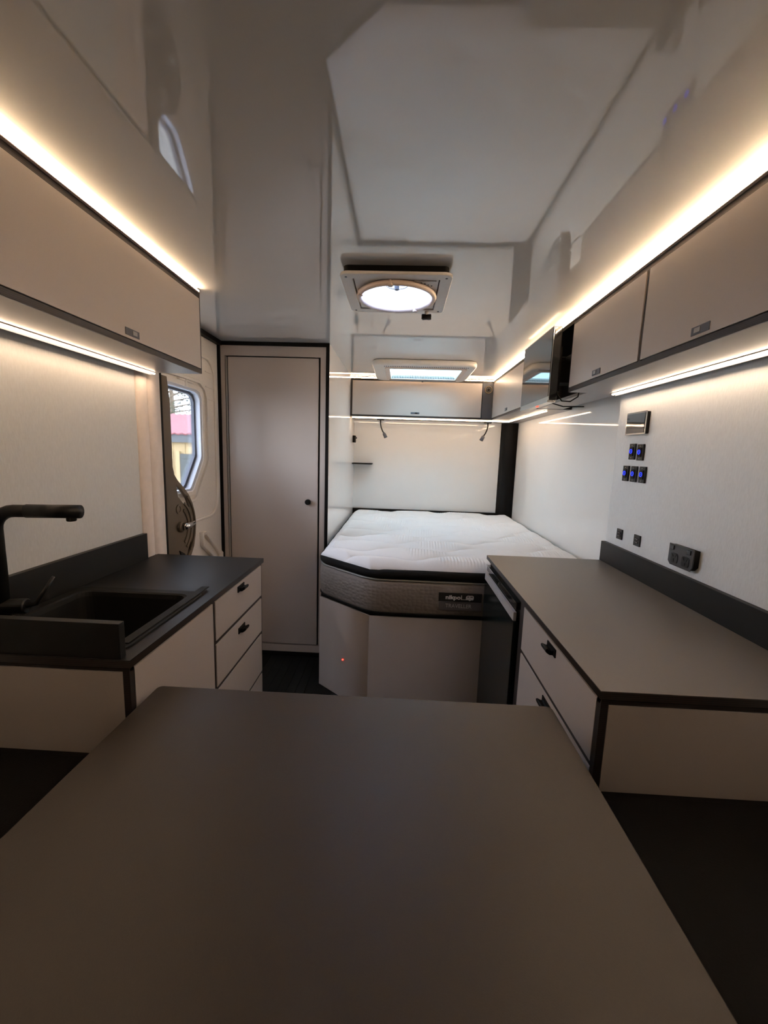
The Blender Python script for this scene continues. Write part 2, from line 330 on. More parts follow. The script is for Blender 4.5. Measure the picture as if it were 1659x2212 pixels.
def tree(x, y, h, seed, label):
    rnd = random.Random(seed); T = thing('tree', (x, y, -.9), label, 'tree', 'trees beyond the shed')
    tube('trunk', [(x, y, -.9), (x+.1, y, 1.5), (x, y+.1, h*.6), (x-.1, y, h)], [.22, .17, .1, .03], M['bark'], T, 8)
    bm = bmesh.new(); lf = bmesh.new()
    for i in range(46):
        z0 = 1.2+(h-1.4)*i/46; a = i*2.4+rnd.random(); L = 2.6*(1-(z0/h)**1.5)+.4
        d = Vector((math.cos(a), math.sin(a), .25)); p0 = Vector((x, y, z0)); p1 = p0+d*L; p1.z -= L*.12
        bm_tube(bm, [p0, (p0+p1)/2+Vector((0, 0, .1)), p1], [.04, .025, .008], 5)
        for j in range(34):
            f = .25+.8*rnd.random(); c = p0.lerp(p1, f)+Vector((rnd.gauss(0, .16), rnd.gauss(0, .16), rnd.gauss(0, .1)))
            u = Vector((rnd.gauss(0, 1), rnd.gauss(0, 1), rnd.gauss(0, .5))).normalized()*.13; v_ = u.cross(Vector((rnd.gauss(0, 1), rnd.gauss(0, 1), 1))).normalized()*.035
            lf.faces.new([lf.verts.new(q) for q in (c-u, c-v_, c+u, c+v_)])
    link('branch', me_of(bm), M['bark'], T); link('foliage', me_of(lf), M['leaf'], T, kind='stuff')
tree(-11.2, 20.0, 6.2, 1, 'bushy evergreen tree behind the red shed roof, hiding the sky')
tree(-7.6, 27.5, 4.6, 2, 'lower evergreen tree beside the taller one behind the shed')

# ---------------------------------------------------------------- wardrobe / bathroom cubicle
X1, X2 = -1.075, -.427
wd = thing('cupboard', ((X1+X2)/2, 3.0, 0), 'tall taupe full height cubicle with a flush door and round black knob', 'cupboard')
box('side_panel', (X2-.018, X2, YC+.002, YB-.002, 0, ZC-.001), M['gloss_wall'], wd, 0, label='glossy white side panel beside the bed')
DX0, DX1, DZ0, DZ1 = -1.018, -.490, .082, 1.815
plate('front_frame', [[(X1+.014, .028), (X2-.020, .028), (X2-.020, ZC-.022), (X1+.014, ZC-.022)], [(DX0-.018, DZ0-.008), (DX1+.011, DZ0-.008), (DX1+.011, DZ1+.007), (DX0-.018, DZ1+.007)]], YC, YC+.016, M['lam'], wd, 'xz')
box('back_board', (X1+.01, X2-.02, YC+.02, YC+.03, 0, ZC-.01), M['black'], wd, 0)
boxes('edge_trim', [(X1-.004, X1+.0135, YC-.006, YC+.018, 0, ZC-.001), (X2-.0195, X2-.001, YC-.006, YC+.018, 0, ZC-.001), (X1+.0135, X2-.0195, YC-.006, YC+.018, ZC-.0215, ZC-.001), (X1+.0135, X2-.0195, YC-.001, YC+.018, 0, .027)], M['black'], wd)
dd = box('door', (DX0, DX1, YC-.001, YC+.015, DZ0, DZ1), M['lam'], wd, .001)
box('hinge_bead', (DX0-.0135, DX0-.0045, YC-.003, YC+.012, DZ0, DZ1), M['under'], wd, .002)
cyl('knob', (-.546, YC-.024, .989), (-.546, YC-.001, .989), .0165, M['black'], dd, bev=.003)

# ---------------------------------------------------------------- overhead cabinets
ZB = 1.583
def latch(y, z, xf, sgn, parent, along='y', w=.062, h=.020):
    """small flush slider catch on a door face"""
    if along == 'y':
        a = box('latch', (min(xf, xf+sgn*.002), max(xf, xf+sgn*.002), y-w/2, y+w/2, z-h/2, z+h/2), M['gasket'], parent, .0006)
        box('slider', (min(xf, xf+sgn*.004), max(xf, xf+sgn*.004), y-.002, y+w*.3, z-h*.3, z+h*.3), M['under'], a, .0006)
    else:
        a = box('latch', (y-w/2, y+w/2, xf-.002, xf, z-h/2, z+h/2), M['gasket'], parent, .0006)
        box('slider', (y-.002, y+w*.3, xf-.004, xf, z-h*.3, z+h*.3), M['black'], a, .0006)
XLU, XRU = -.800, .718
lc = thing('overhead_cabinet', (-.91, .3, ZB), 'long overhead cabinet with one lift-up taupe door above the sink', 'cabinet')
boxes('carcass', [(XL+.002, XLU+.0, YR+.01, 1.655, ZB, ZB+.016), (XL+.002, XLU, YR+.01, 1.655, 1.862, 1.878), (XL+.002, XLU, 1.655, 1.664, ZB, 1.896), (XL+.002, XL+.010, YR+.01, 1.655, ZB+.016, 1.862)], M['ply'], lc)
box('underside', (XL+.004, XLU-.002, YR+.02, 1.655, ZB-.002, ZB-.0001), M['under'], lc, 0)
box('end_panel', (XL+.002, XLU-.003, 1.6642, 1.666, ZB+.002, 1.894), M['lam'], lc, 0)
for i, (a, b, hy) in enumerate(((.05, 1.652, 1.234), (YR+.02, .045, -.4))):
    d = box('door', (XLU-.012, XLU+.003, a, b, ZB+.018, 1.860), M['lam'], lc, .001)
    latch(hy, 1.619, XLU+.003, 1, d)
rc = thing('overhead_cabinet', (.84, .9, ZB), 'overhead cabinet with two taupe doors above the drawers, nearest the camera', 'cabinet')
boxes('carcass', [(XRU, XR-.002, YR+.01, 1.878, ZB, ZB+.016), (XRU, XR-.002, YR+.01, 1.878, 1.862, 1.878), (XRU, XR-.002, 1.878, 1.887, ZB, 1.878), (XR-.012, XR-.002, YR+.01, 1.878, ZB+.016, 1.862), (XRU, XR-.02, 1.340, 1.352, ZB+.016, 1.862)], M['ply'], rc)
box('underside', (XRU+.002, XR-.003, YR+.02, 1.876, ZB-.002, ZB-.0001), M['under'], rc, 0)
for a, b, hy in ((1.354, 1.876, 1.625), (.30, 1.338, 1.084), (YR+.02, .288, -.3)):
    d = box('door', (XRU-.003, XRU+.012, a, b, ZB+.018, 1.860), M['lam'], rc, .001)
    latch(hy, 1.619, XRU-.003, -1, d)
# niche behind the television
ni = thing('television_niche', (.83, 2.2, ZB), 'dark recess behind the television between two overhead cabinets', 'shelf')
box('back_panel', (.935, .945, 1.888, 2.537, 1.60, 1.878), M['black'], ni, 0)
box('side_panel', (.73, .935, 1.8875, 1.894, 1.60, 1.878), M['black'], ni, 0)
box('bottom_board', (.80, .945, 1.888, 2.537, ZB, 1.597), M['under'], ni)
box('top_board', (XRU+.013, .945, 1.888, 2.537, 1.8785, 1.888), M['black'], ni)
# bed side cabinet and back cabinet
bc = thing('overhead_cabinet', (.86, 3.0, ZB), 'small overhead cabinet beyond the television, above the bed side', 'cabinet')
boxes('carcass', [(XRU, .998, 2.54, 3.42, ZB, ZB+.012), (XRU, .998, 2.54, 3.42, 1.866, 1.878), (XRU, .998, 2.54, 2.549, ZB+.012, 1.866), (.985, .998, 2.549, 3.42, ZB+.012, 1.866)], M['ply'], bc)
box('underside', (XRU+.002, .996, 2.542, 3.42, ZB-.002, ZB-.0001), M['under'], bc, 0)
d = box('door', (XRU-.003, XRU+.012, 2.551, 3.414, ZB+.014, 1.864), M['lam'], bc, .001); latch(2.963, 1.62, XRU-.003, -1, d)
YF = 3.42
kc = thing('overhead_cabinet', (.1, 3.58, ZB), 'overhead cabinet with a single wide door across the head of the bed', 'cabinet')
boxes('carcass', [(X2+.002, .998, YF, YB-.002, ZB, ZB+.012), (X2+.002, XRU-.002, YF, YB-.002, 1.866, 1.878), (X2+.002, X2+.014, YF, YB-.002, ZB+.012, 1.866), (X2+.014, XRU-.002, YB-.012, YB-.002, ZB+.012, 1.866)], M['ply'], kc)
box('underside', (X2+.003, .996, YF+.001, YB-.003, ZB-.002, ZB-.0001), M['under'], kc, 0)
box('corner_panel', (.632, XRU-.004, YF-.002, YF+.012, ZB+.012, 1.866), M['lam_dark'], kc, .001, label='slate grey corner panel')
d = box('door', (X2+.017, .627, YF-.003, YF+.012, ZB+.014, 1.864), M['lam'], kc, .001); latch(.1, 1.618, YF-.003, 1, d, 'x', .07, .014)
spk = thing('speaker', (.682, YF-.01, 1.80), 'small round flush speaker in the slate corner panel', 'speaker')
torus('rim', (.676, YF-.006, 1.815), .026, .005, M['brown'], spk, 'y')
cyl('cone', (.676, YF-.003, 1.815), (.676, YF-.008, 1.815), .024, M['black'], spk); torus('surround', (.676, YF-.008, 1.815), .014, .003, M['gasket'], spk, 'y', 24)

# ---------------------------------------------------------------- LED strips
def led(name, b, m, label, chan, lip=None):
    t = thing(name, ((b[0]+b[1])/2, (b[2]+b[3])/2, b[4]), label, 'light')
    box('diffuser', b, m, t, .001); box('channel', chan, M['pink_pl'], t, .0005)
    if lip: box('shade_lip', lip, M['gasket'], t, .0003)  # added on the wall side to block direct light from the strip
    return t
z0, z1 = 1.8815, 1.889
led('light_strip', (XLU-.004, XLU+.004, -.35, 1.654, z0, z1), M['led_left'], 'warm strip light along the ceiling above the cabinet over the sink', (XLU-.012, XLU+.008, -.35, 1.654, 1.8785, 1.8808))
led('light_strip', (XRU-.004, XRU+.004, -.35, YF-.012, z0, z1), M['led_top'], 'long warm strip light along the ceiling above the television and drawers side cabinets', (XRU-.008, XRU+.012, -.35, YF-.012, 1.8785, 1.8808))
led('light_strip', (X2+.004, XRU+.006, YF-.004, YF+.004, z0, z1), M['led_left'], 'warm strip light along the ceiling above the cabinet at the head of the bed', (X2+.004, XRU+.012, YF-.008, YF+.012, 1.8785, 1.8808))
led('light_strip', (-.990, -.983, -.35, 1.652, ZB-.009, ZB-.0045), M['led_low'], 'strip light under the cabinet over the sink', (-.996, -.978, -.35, 1.654, ZB-.0044, ZB-.0022), (-.9975, -.996, -.35, 1.654, ZB-.013, ZB-.0022))
led('light_strip', (.901, .908, -.35, 1.875, ZB-.009, ZB-.0045), M['led_low_r'], 'strip light under the cabinet over the drawers', (.896, .914, -.35, 1.876, ZB-.0044, ZB-.0022), (.914, .9155, -.35, 1.876, ZB-.013, ZB-.0022))
led('light_strip', (.865, .875, 2.60, 3.50, ZB-.009, ZB-.0045), M['led_low'], 'short strip light under the small cabinet beside the bed', (.861, .879, 2.59, 3.51, ZB-.0044, ZB-.0022))
led('light_strip', (X2+.01, .864, 3.485, 3.495, ZB-.009, ZB-.0045), M['led_low'], 'strip light under the wide cabinet at the head of the bed', (X2+.008, .860, 3.481, 3.499, ZB-.0044, ZB-.0022))

# ---------------------------------------------------------------- bed end fittings
ps = thing('trim_5', (.9, 3.7, .0), 'black corner post behind the bed', 'post', kind='structure')
plate('post', [[(.875, YB-.002), (.905, YB-.05), (.998, YB-.10), (.998, YB-.002)]], 0, ZB-.003, M['black'], ps)
box('trim_6', (X2+.002, .874, YB-.03, YB-.002, .70, .785), M['black'], kind='structure')
for x, s, lb in ((-.185, 1, 'flexible black reading lamp nearer the cubicle above the bed'), (.725, -1, 'flexible black reading lamp nearer the black corner post above the bed')):
    y = 3.60; z = ZB-.003
    L = thing('reading_lamp', (x, y, z-.2), lb, 'lamp', 'reading lamps over the bed')
    box('base', (x-.03, x+.03, y-.018, y+.018, z-.012, z), M['black'], L, .002)
    pts = [(x+s*o_, y-.01, z-h_) for o_, h_ in ((0, .01), (0, .04), (.006, .07), (.018, .10), (.032, .122))]
    tube('gooseneck', pts, .0055, M['black_metal'], L, 8)
    tube('lamp_head', [(x+s*.030, y-.01, z-.116), (x+s*.034, y-.01, z-.126), (x+s*.050, y-.012, z-.158)], [.008, .014, .015], M['gasket'], L, 12)
box('wall_shelf', (X2+.002, X2+.175, 3.60, 3.748, 1.188, 1.198), M['black'], bev=.002, label='thin black shelf on the wall beside the head of the bed', cat='shelf')
sk = thing('wall_socket', (X2, 3.66, 1.38), 'small black socket box on the cubicle side above the thin shelf', 'socket')
box('housing', (X2+.001, X2+.022, 3.62, 3.70, 1.375, 1.435), M['black'], sk, .003); cyl('plug', (X2+.022, 3.66, 1.415), (X2+.034, 3.66, 1.415), .008, M['gasket'], sk)

# ---------------------------------------------------------------- mattress
MX0, MX1, MY0, MY1 = -.42, .992, 1.888, 3.722; CXF, CYF = -.125, 2.135
def outline(off=0, r=.05, n=8):
    P = [Vector((MX0+off, MY1-off)), Vector((MX0+off, CYF+off*.4)), Vector((CXF+off*.4, MY0+off)), Vector((MX1-off, MY0+off)), Vector((MX1-off, MY1-off))]
    o = []
    for i, p in enumerate(P):
        a, b = P[i-1], P[(i+1) % 5]; u = (a-p).normalized(); v_ = (b-p).normalized(); rr = r if i in (0, 3, 4) else r*1.6
        for k in range(n+1):
            s_ = k/n; o.append(p+u*rr*(1-s_)**2+v_*rr*s_**2)
    res = []
    for i, p in enumerate(o):          # even subdivision of long runs
        q = o[(i+1) % len(o)]; res.append(p); L = (q-p).length; m_ = int(L/.03)
        for j in range(1, m_): res.append(p.lerp(q, j/m_))
    return res
def band(name, prof, m, parent, **k):
    bm = bmesh.new(); rings = []
    cnt = len(outline())
    for off, z in prof:
        O = outline(0); c = Vector((.25, 2.85)); ring = []
        Nn = len(O)
        for i, p in enumerate(O):
            t_ = (O[(i+1) % Nn]-O[i-1]).normalized(); nrm = Vector((t_.y, -t_.x))
            if nrm.dot(p-c) < 0: nrm = -nrm
            q = p-nrm*off; ring.append(bm.verts.new((q.x, q.y, z)))
        rings.append(ring)
    for a, b in zip(rings, rings[1:]):
        for i in range(len(a)): bm.faces.new((a[i], a[(i+1) % len(a)], b[(i+1) % len(a)], b[i]))
    bmesh.ops.recalc_face_normals(bm, faces=bm.faces)
    return link(name, me_of(bm), m, parent, smooth=True, **k)
mt = thing('mattress', (.28, 2.8, .527), 'white quilted mattress with grey quilted sides and a cut corner', 'mattress')
band('border', [(.05, .528), (.006, .530), (.0, .545), (-.004, .60), (-.004, .64), (.0, .68), (.008, .694), (.05, .694)], M['border'], mt)
def pipe(name, off, z, r, m, **k):
    bm = bmesh.new(); O = outline(0); c = Vector((.25, 2.85)); pts = []
    for i, p in enumerate(O):
        t_ = (O[(i+1) % len(O)]-O[i-1]).normalized(); nrm = Vector((t_.y, -t_.x)); nrm = -nrm if nrm.dot(p-c) < 0 else nrm
        q = p-nrm*off; pts.append((q.x, q.y, z))
    bm_tube(bm, pts+[pts[0]], r, 8, False); return link(name, me_of(bm), m, mt, smooth=True, **k)
pipe('piping', .004, .5335, .006, M['band']); pipe('piping', .006, .697, .005, M['piping'])
band('black_band', [(.05, .699), (.010, .700), (-.002, .712), (-.004, .725), (.002, .740), (.014, .748), (.05, .749)], M['band'], mt)
# quilted top: wavy stitched grooves with ribbed leaves
def quilt():
    NX, NY = 380, 400; vs = []; fs = []
    for j in range(NY+1):
        y = MY0+.012+(MY1-MY0-.024)*j/NY
        xl = MX0+.012 if y > CYF else MX0+.012+(CYF-y)/(CYF-MY0)*(CXF-MX0)
        for i in range(NX+1):
            x = xl+(MX1-.012-xl)*i/NX
            u = (x+y*.25)*1.0; vv = y-x*.12
            p = .185; k = vv/p; ki = math.floor(k)
            def ln(n): return p*n+.040*math.sin(2*math.pi*u/.46+(math.pi if n % 2 else 0))
            while ln(ki) > vv: ki -= 1
            while ln(ki+1) <= vv: ki += 1
            a, b = ln(ki), ln(ki+1); f = (vv-a)/max(1e-4, b-a); wdt = b-a
            h = .036*min(1, wdt/.16)*(max(0, math.sin(math.pi*f)))**.38
            cell = int(math.floor(u/.23+(.5 if ki % 2 else 0)))
            if (ki*3+cell*5) % 3 == 0: h += .0019*math.sin(2*math.pi*(u*1.0-vv*.3)/.0165)*min(1, 4*f*(1-f))
            e = min(MX1-.012-x, x-xl, MY1-.012-y, y-MY0-.012); e = max(0, min(1, e/.055)); z = .7485+(.012)*(1-(1-e)**2)+h*(e**.5)*.9-.004
            vs.append((x, y, z))
    for j in range(NY):
        for i in range(NX):
            a = j*(NX+1)+i; fs.append((a, a+1, a+NX+2, a+NX+1))
    me = bpy.data.meshes.new('quilt'); me.from_pydata(vs, [], fs); return me
link('quilted_top', quilt(), M['mattress'], mt, smooth=True)
pt = box('maker_label', (.203, .405, MY0-.007, MY0-.003, .610, .652), M['patch'], mt, .0008, label='black woven label with white lettering')
pg = box('maker_label', (.206, .408, MY0-.0065, MY0-.003, .567, .6095), M['patch_g'], mt, .0008, label='grey woven label strip with pale lettering')
yl = MY0-.0078
text('lettering', 'nikpo', .235, yl, .622, .0265, M['ink'], pt, .0008, sx=1.20)
boxes('lettering', [(.3085, .3118, yl-.0005, yl+.0005, .6205, .642), (.3085, .333, yl-.0005, yl+.0005, .6205, .6228)], M['ink'], pt)
plate('caravan_emblem', [[(.330, .6205), (.331, .634), (.335, .6405), (.341, .642), (.362, .642), (.367, .639), (.368, .632), (.3665, .6225), (.364, .6205), (.356, .6205), (.351, .6165), (.347, .6165), (.343, .6205)], [(.336, .6335), (.346, .6335), (.346, .6375), (.3375, .6375)], [(.3515, .6335), (.3635, .6335), (.3635, .6375), (.3515, .6375)]], yl-.0005, yl+.0005, M['ink'], pt, 'xz')
text('lettering', 'TRAVELLER', .236, yl+.0006, .580, .0262, M['ink2'], pg, 0, sx=.93)

# ---------------------------------------------------------------- bed base
bb = thing('bed_base', (.1, 2.8, 0), 'taupe panelled bed base below the mattress with a cut corner', 'bed')
def vpanel(name, a, b, z0, z1, th, m, parent, **k):
    a, b = Vector(a), Vector(b); t_ = (b-a).normalized(); nn = Vector((-t_.y, t_.x))*th
    return plate(name, [[a, b, b+nn, a+nn]], z0, z1, m, parent, 'xy', **k)
vpanel('front_panel', (CXF, 1.90), (.94, 1.90), .0, .512, .016, M['lam'], bb)
vpanel('corner_panel', (MX0+.006, 2.142), (CXF, 1.90), .0, .512, .016, M['lam'], bb)
vpanel('side_panel', (MX0+.006, YC-.008), (MX0+.006, 2.142), .0, .512, .016, M['lam'], bb)
plate('slat_board', [[(MX0+.012, YC-.01), (MX0+.012, 2.146), (CXF+.004, 1.906), (.94, 1.906), (.94, 3.7), (X2+.03, 3.7), (X2+.03, YC-.01)]], .5125, .5265, M['black'], bb)
cn = Vector((-(2.142-1.90), -(CXF-MX0-.006))).normalized()  # outward normal of the cut corner
f_ = .52; px_ = MX0+.006+(CXF-MX0-.006)*f_; py_ = 2.142+(1.90-2.142)*f_
il = thing('indicator_light', (px_, py_, .21), 'tiny red indicator light low on the cut corner of the bed base', 'light')
cyl('lens', (px_, py_, .218), (px_+cn.x*.006, py_+cn.y*.006, .218), .0045, M['red'], il, 12)
torus('bezel', (px_+cn.x*.001, py_+cn.y*.001, .218), .006, .0015, M['black'], il, 'y', 16)

# ---------------------------------------------------------------- pull handle for drawers
def pull(y, z, xf, s, parent):
    h = box('handle', (min(xf, xf+s*.003), max(xf, xf+s*.003), y-.030, y+.030, z-.011, z+.011), M['black'], parent, .0006)
    bm = bmesh.new()
    prof = [(0, .004), (.010, .003), (.020, .008), (.024, .006), (.022, -.002), (.012, -.009), (0, -.009)]
    a = [bm.verts.new((xf+s*p, y-.019, z+q)) for p, q in prof]; b = [bm.verts.new((xf+s*p, y+.019, z+q)) for p, q in prof]
    bm.faces.new(a); bm.faces.new(b[::-1])
    for i in range(len(prof)): bm.faces.new((a[i], b[i], b[(i+1) % len(prof)], a[(i+1) % len(prof)]))
    bmesh.ops.recalc_face_normals(bm, faces=bm.faces); bmesh.ops.bevel(bm, geom=list(bm.edges), offset=.0012, segments=1, affect='EDGES')
    link('grip', me_of(bm), M['black'], h)

# ---------------------------------------------------------------- right side: drawers, fridge, worktop
CR, RY0, RY1 = .421, .785, 1.890
rb = thing('drawer_cabinet', (.68, 1.06, 0), 'taupe drawer cabinet next to the small fridge under the sheen-lightened black worktop', 'cabinet')
boxes('carcass', [(CR+.001, CR+.016, RY0+.001, RY0+.017, 0, .8215), (CR+.001, XR-.004, RY0+.004, RY0+.017, .807, .8215), (CR+.003, CR+.016, 1.307, 1.352, 0, .8215), (CR+.003, CR+.016, RY0+.017, 1.307, .814, .8215), (CR+.003, CR+.016, RY0+.017, 1.307, .655, .667),
                  (CR+.003, CR+.016, RY0+.017, 1.307, .40, .412), (CR+.016, XR-.004, 1.335, 1.352, 0, .8215), (CR+.02, CR+.03, RY0+.02, 1.31, .0, .81)], M['ply'], rb)
box('end_panel', (CR+.017, XR-.004, RY0+.001, RY0+.012, .0, .8065), M['lam'], rb)
for a, b, hz in ((.668, .813, .794), (.413, .654, .632), (.03, .399, .38)):
    d = box('drawer', (CR, CR+.014, RY0+.018, 1.306, a, b), M['lam'], rb); pull(1.053, hz, CR, -1, d)
fr = thing('fridge', (.68, 1.61, 0), 'small black glossy fridge between the drawer cabinet and the bed', 'fridge')
box('body', (CR+.03, .93, 1.362, 1.862, .04, .806), M['black'], fr, .003)
box('frame', (CR+.012, CR+.028, 1.354, 1.872, .0, .8215), M['black'], fr, .001)
fd = box('door', (CR-.012, CR+.011, 1.372, 1.862, .06, .733), M['fridge'], fr, .004)
box('control_strip', (CR-.006, CR+.011, 1.374, 1.860, .776, .802), M['gloss_black'], fr, .002)
box('trim_line', (CR-.009, CR-.0065, 1.374, 1.860, .800, .804), M['gloss_edge'], fr, 0)
box('handle_strip', (CR-.0128, CR-.002, 1.376, 1.858, .735, .766), M['fridge_strip'], fd, .001, label='pale metallic grip strip')
cyl('button', (CR-.006, 1.62, .789), (CR-.0095, 1.62, .789), .006, M['gloss_edge'], fr, 12)
rt_ = thing('worktop', (.68, 1.34, .822), 'black worktop, lightened for its sheen, over the drawers and the fridge', 'worktop')
WT = [[(CR-.004, RY0-.003), (XR-.002, RY0-.003), (XR-.002, RY1), (CR-.004, RY1)]]
plate('core', WT, .8225, KL-.0022, M['ply'], rt_)
plate('top_board', WT, KL-.0021, KL, M['sheen_top'], rt_, bev=.0005)
box('upstand', (XR-.020, XR-.001, RY0, 1.888, KL+.0003, .930), M['black_top'], rt_, .0015)

# ---------------------------------------------------------------- left side: drawers, sink cabinet, worktop
CL, LY0, LY1 = -.567, .807, 1.667
lb = thing('sink_cabinet', (-.8, 1.24, 0), 'taupe sink cabinet with one door and a bank of four drawers, beside the sliding door', 'cabinet')
boxes('carcass', [(CL-.016, CL-.001, LY0+.001, LY0+.016, 0, .8215), (XL+.004, CL-.001, LY0+.004, LY0+.016, .810, .8215), (CL-.016, CL-.003, 1.205, 1.220, 0, .8215), (CL-.016, CL-.003, 1.650, 1.662, 0, .8215), (CL-.016, CL-.003, LY0+.016, 1.65, .816, .8215),
                  (CL-.016, CL-.003, 1.22, 1.65, .672, .684), (CL-.016, CL-.003, 1.22, 1.65, .514, .526), (CL-.016, CL-.003, 1.22, 1.65, .333, .345), (XL+.004, CL-.016, 1.650, 1.662, 0, .8215), (CL-.03, CL-.02, LY0+.02, 1.65, 0, .66)], M['ply'], lb)
box('end_panel', (XL+.004, CL-.0165, LY0+.001, LY0+.012, .0, .8095), M['lam'], lb)
box('door', (CL-.014, CL, LY0+.017, 1.204, .03, .815), M['lam'], lb)
for a, b, hz in ((.685, .815, .794), (.527, .671, .637), (.346, .513, 0), (.03, .332, 0)):
    d = box('drawer', (CL-.014, CL, 1.221, 1.649, a, b), M['lam'], lb)
    if hz: pull(1.428, hz, CL, 1, d)
lt = thing('worktop', (-.8, 1.24, .822), 'black worktop with a sink cut into it, beside the sliding door', 'worktop')
SKX0, SKX1, SKY0, SKY1 = -.990, -.612, .845, 1.215
WT = [[(XL+.001, LY0-.003), (CL+.004, LY0-.003), (CL+.004, LY1+.004), (XL+.001, LY1+.004)], rrect(SKX0, SKX1, SKY0, SKY1, .03)]
plate('core', WT, .8225, KL-.0022, M['ply'], lt)
plate('top_board', WT, KL-.0021, KL, M['black_top'], lt, bev=.0005)
box('upstand', (XL+.001, XL+.019, LY0+.02, 1.593, KL+.0003, .945), M['black_top'], lt, .0015)
box('upstand', (XL+.001, CL-.018, LY0, LY0+.018, KL+.0003, .920), M['black_top'], lt, .0015)
sn = thing('sink', (-.8, 1.03, .66), 'black rectangular inset sink in the worktop beside the sliding door', 'sink')
def bowl():
    bm = bmesh.new(); rings = []
    for ins, z, r in ((-.012, KL+.0005, .035), (-.012, KL+.004, .035), (-.009, KL+.0065, .035), (.018, KL+.0065, .035), (.024, KL+.003, .035), (.027, KL-.01, .035), (.034, .70, .04), (.05, .685, .045), (.08, .68, .03)):
        rings.append([bm.verts.new((x, y, z)) for x, y in rrect(SKX0+ins, SKX1-ins, SKY0+ins, SKY1-ins, r)])
    for a, b in zip(rings, rings[1:]):
        for i in range(len(a)): bm.faces.new((a[i], a[(i+1) % len(a)], b[(i+1) % len(a)], b[i]))
    bm.faces.new(rings[-1]); bmesh.ops.recalc_face_normals(bm, faces=bm.faces); return me_of(bm)
link('basin', bowl(), M['sink'], sn, smooth=False); cyl('drain', (-.80, 1.03, .6805), (-.80, 1.03, .685), .035, M['gasket'], sn)
box('ledge', (SKX1-.0175, SKX1+.006, SKY0+.02, SKY1+.05, KL+.0068, KL+.0095), M['sink'], sn, .001)
# tap
TX, TY = -.985, .952
tp = thing('tap', (TX, TY, KL), 'matt black tap with a tall square-armed spout over the sink', 'tap')
cyl('base', (TX, TY, KL+.0005), (TX, TY, KL+.012), .026, M['black_metal'], tp)
ZS = 1.128
rr = .045; end = Vector((-.795, .985, ZS)); d0 = (end-Vector((TX, TY, ZS))).normalized()
pts = [(TX, TY, KL+.01), (TX, TY, ZS-rr)]+[(Vector((TX, TY, ZS-rr))+Vector((0, 0, 1))*rr*math.sin(math.radians(a))+d0*rr*(1-math.cos(math.radians(a)))) for a in range(15, 91, 15)]+[end]
tube('spout', pts, .0155, M['black_metal'], tp, 18)
sp_ = end-d0*.02; tube('spray_head', [sp_-d0*.1, end+d0*.002], [.0168, .0168], M['black_metal'], tp, 18)
cyl('nozzle', sp_+Vector((0, 0, -.006)), sp_+Vector((0, 0, -.024)), .011, M['black'], tp)
lv = cyl('lever_body', Vector((TX, TY, .885)), Vector((TX, TY, .885))+d0*.055, .019, M['black_metal'], tp)
tube('lever', [Vector((TX, TY, .885))+d0*.05, Vector((TX, TY, .89))+d0*.075, Vector((TX+.0, TY+.02, .955))+d0*.105], [.006, .006, .004], M['black_metal'], lv, 8)

# ---------------------------------------------------------------- table and benches
tb = thing('table', (-.09, .2, 0), 'dark charcoal dining table filling the foreground between the two benches', 'table')
plate('tabletop', [rrect(-.547, .361, -.42, .877, .012)], .715, .74, M['table_top'], tb, bev=.0012)
cyl('pedestal', (-.09, .25, .012), (-.09, .25, .714), .035, M['black_metal'], tb); cyl('foot', (-.09, .25, .0), (-.09, .25, .012), .16, M['black_metal'], tb)
for x0, x1, lab in ((XL+.004, CL-.002, 'black vinyl bench seat in front of the sink cabinet'), (CR+.002, XR-.004, 'black vinyl bench seat in front of the drawer cabinet')):
    bn = thing('bench', ((x0+x1)/2, 0, 0), lab, 'bench', 'dinette benches')
    box('base', (x0+.01, x1-.02, -.9, .79 if x0 < 0 else .775, 0, .52), M['lam_dark'], bn)
    box('cushion', (x0, x1, -.9, .803 if x0 < 0 else .782, .521, .622), M['vinyl'], bn, .018)

# ---------------------------------------------------------------- roof fan
fn = thing('roof_vent', (FX, FY, 1.86), 'square white roof vent with a round fan and black knob', 'vent')
h_ = .186
plate('frame', [rrect(FX-h_, FX+h_, FY-h_, FY+h_, .03), rrect(FX-.146, FX+.146, FY-.146, FY+.146, .006)], 1.868, 1.878, M['white_pl'], fn, bev=.002)
plate('gasket', [rrect(FX-h_+.012, FX+h_-.012, FY-h_+.012, FY+h_-.012, .02), circ(FX, FY, .1345, 48)], 1.8785, 1.8998, M['black'], fn)  # black filler standing in for the shadow gap above the frame
plate('inner_panel', [rrect(FX-.143, FX+.143, FY-.143, FY+.143, .005), circ(FX, FY, .1335, 48)], 1.872, 1.878, M['white_pl'], fn, bev=.001)
torus('ring', (FX, FY, 1.862), .137, .009, M['pink_pl'], fn, sr=1.1)
for a in (58, 200, 262): 
    ca, sa = math.cos(math.radians(a)), math.sin(math.radians(a)); cyl('clip', (FX+ca*.137, FY+sa*.137, 1.850), (FX+ca*.137, FY+sa*.137, 1.872), .010, M['pink_pl'], fn, 12)
for sx_, sy_ in ((-1, -1), (1, -1), (-1, 1), (1, 1)): cyl('screw', (FX+sx_*.166, FY+sy_*.160, 1.868), (FX+sx_*.166, FY+sy_*.160, 1.8665), .004, M['gasket'], fn, 10)
plate('control_panel', [[(FX+.06, FY-.132), (FX+.135, FY-.132), (FX+.135, FY-.07), (FX+.112, FY-.082)]], 1.868, 1.8725, M['white_pl'], fn)
for i in range(4): cyl('button', (FX+.085+i*.012, FY-.122+i*.008, 1.868), (FX+.085+i*.012, FY-.122+i*.008, 1.8665), .003, M['gasket'], fn, 8)
bm = bmesh.new()
for z, r in ((1.872, .129), (1.93, .131), (1.975, .150)):
    pass
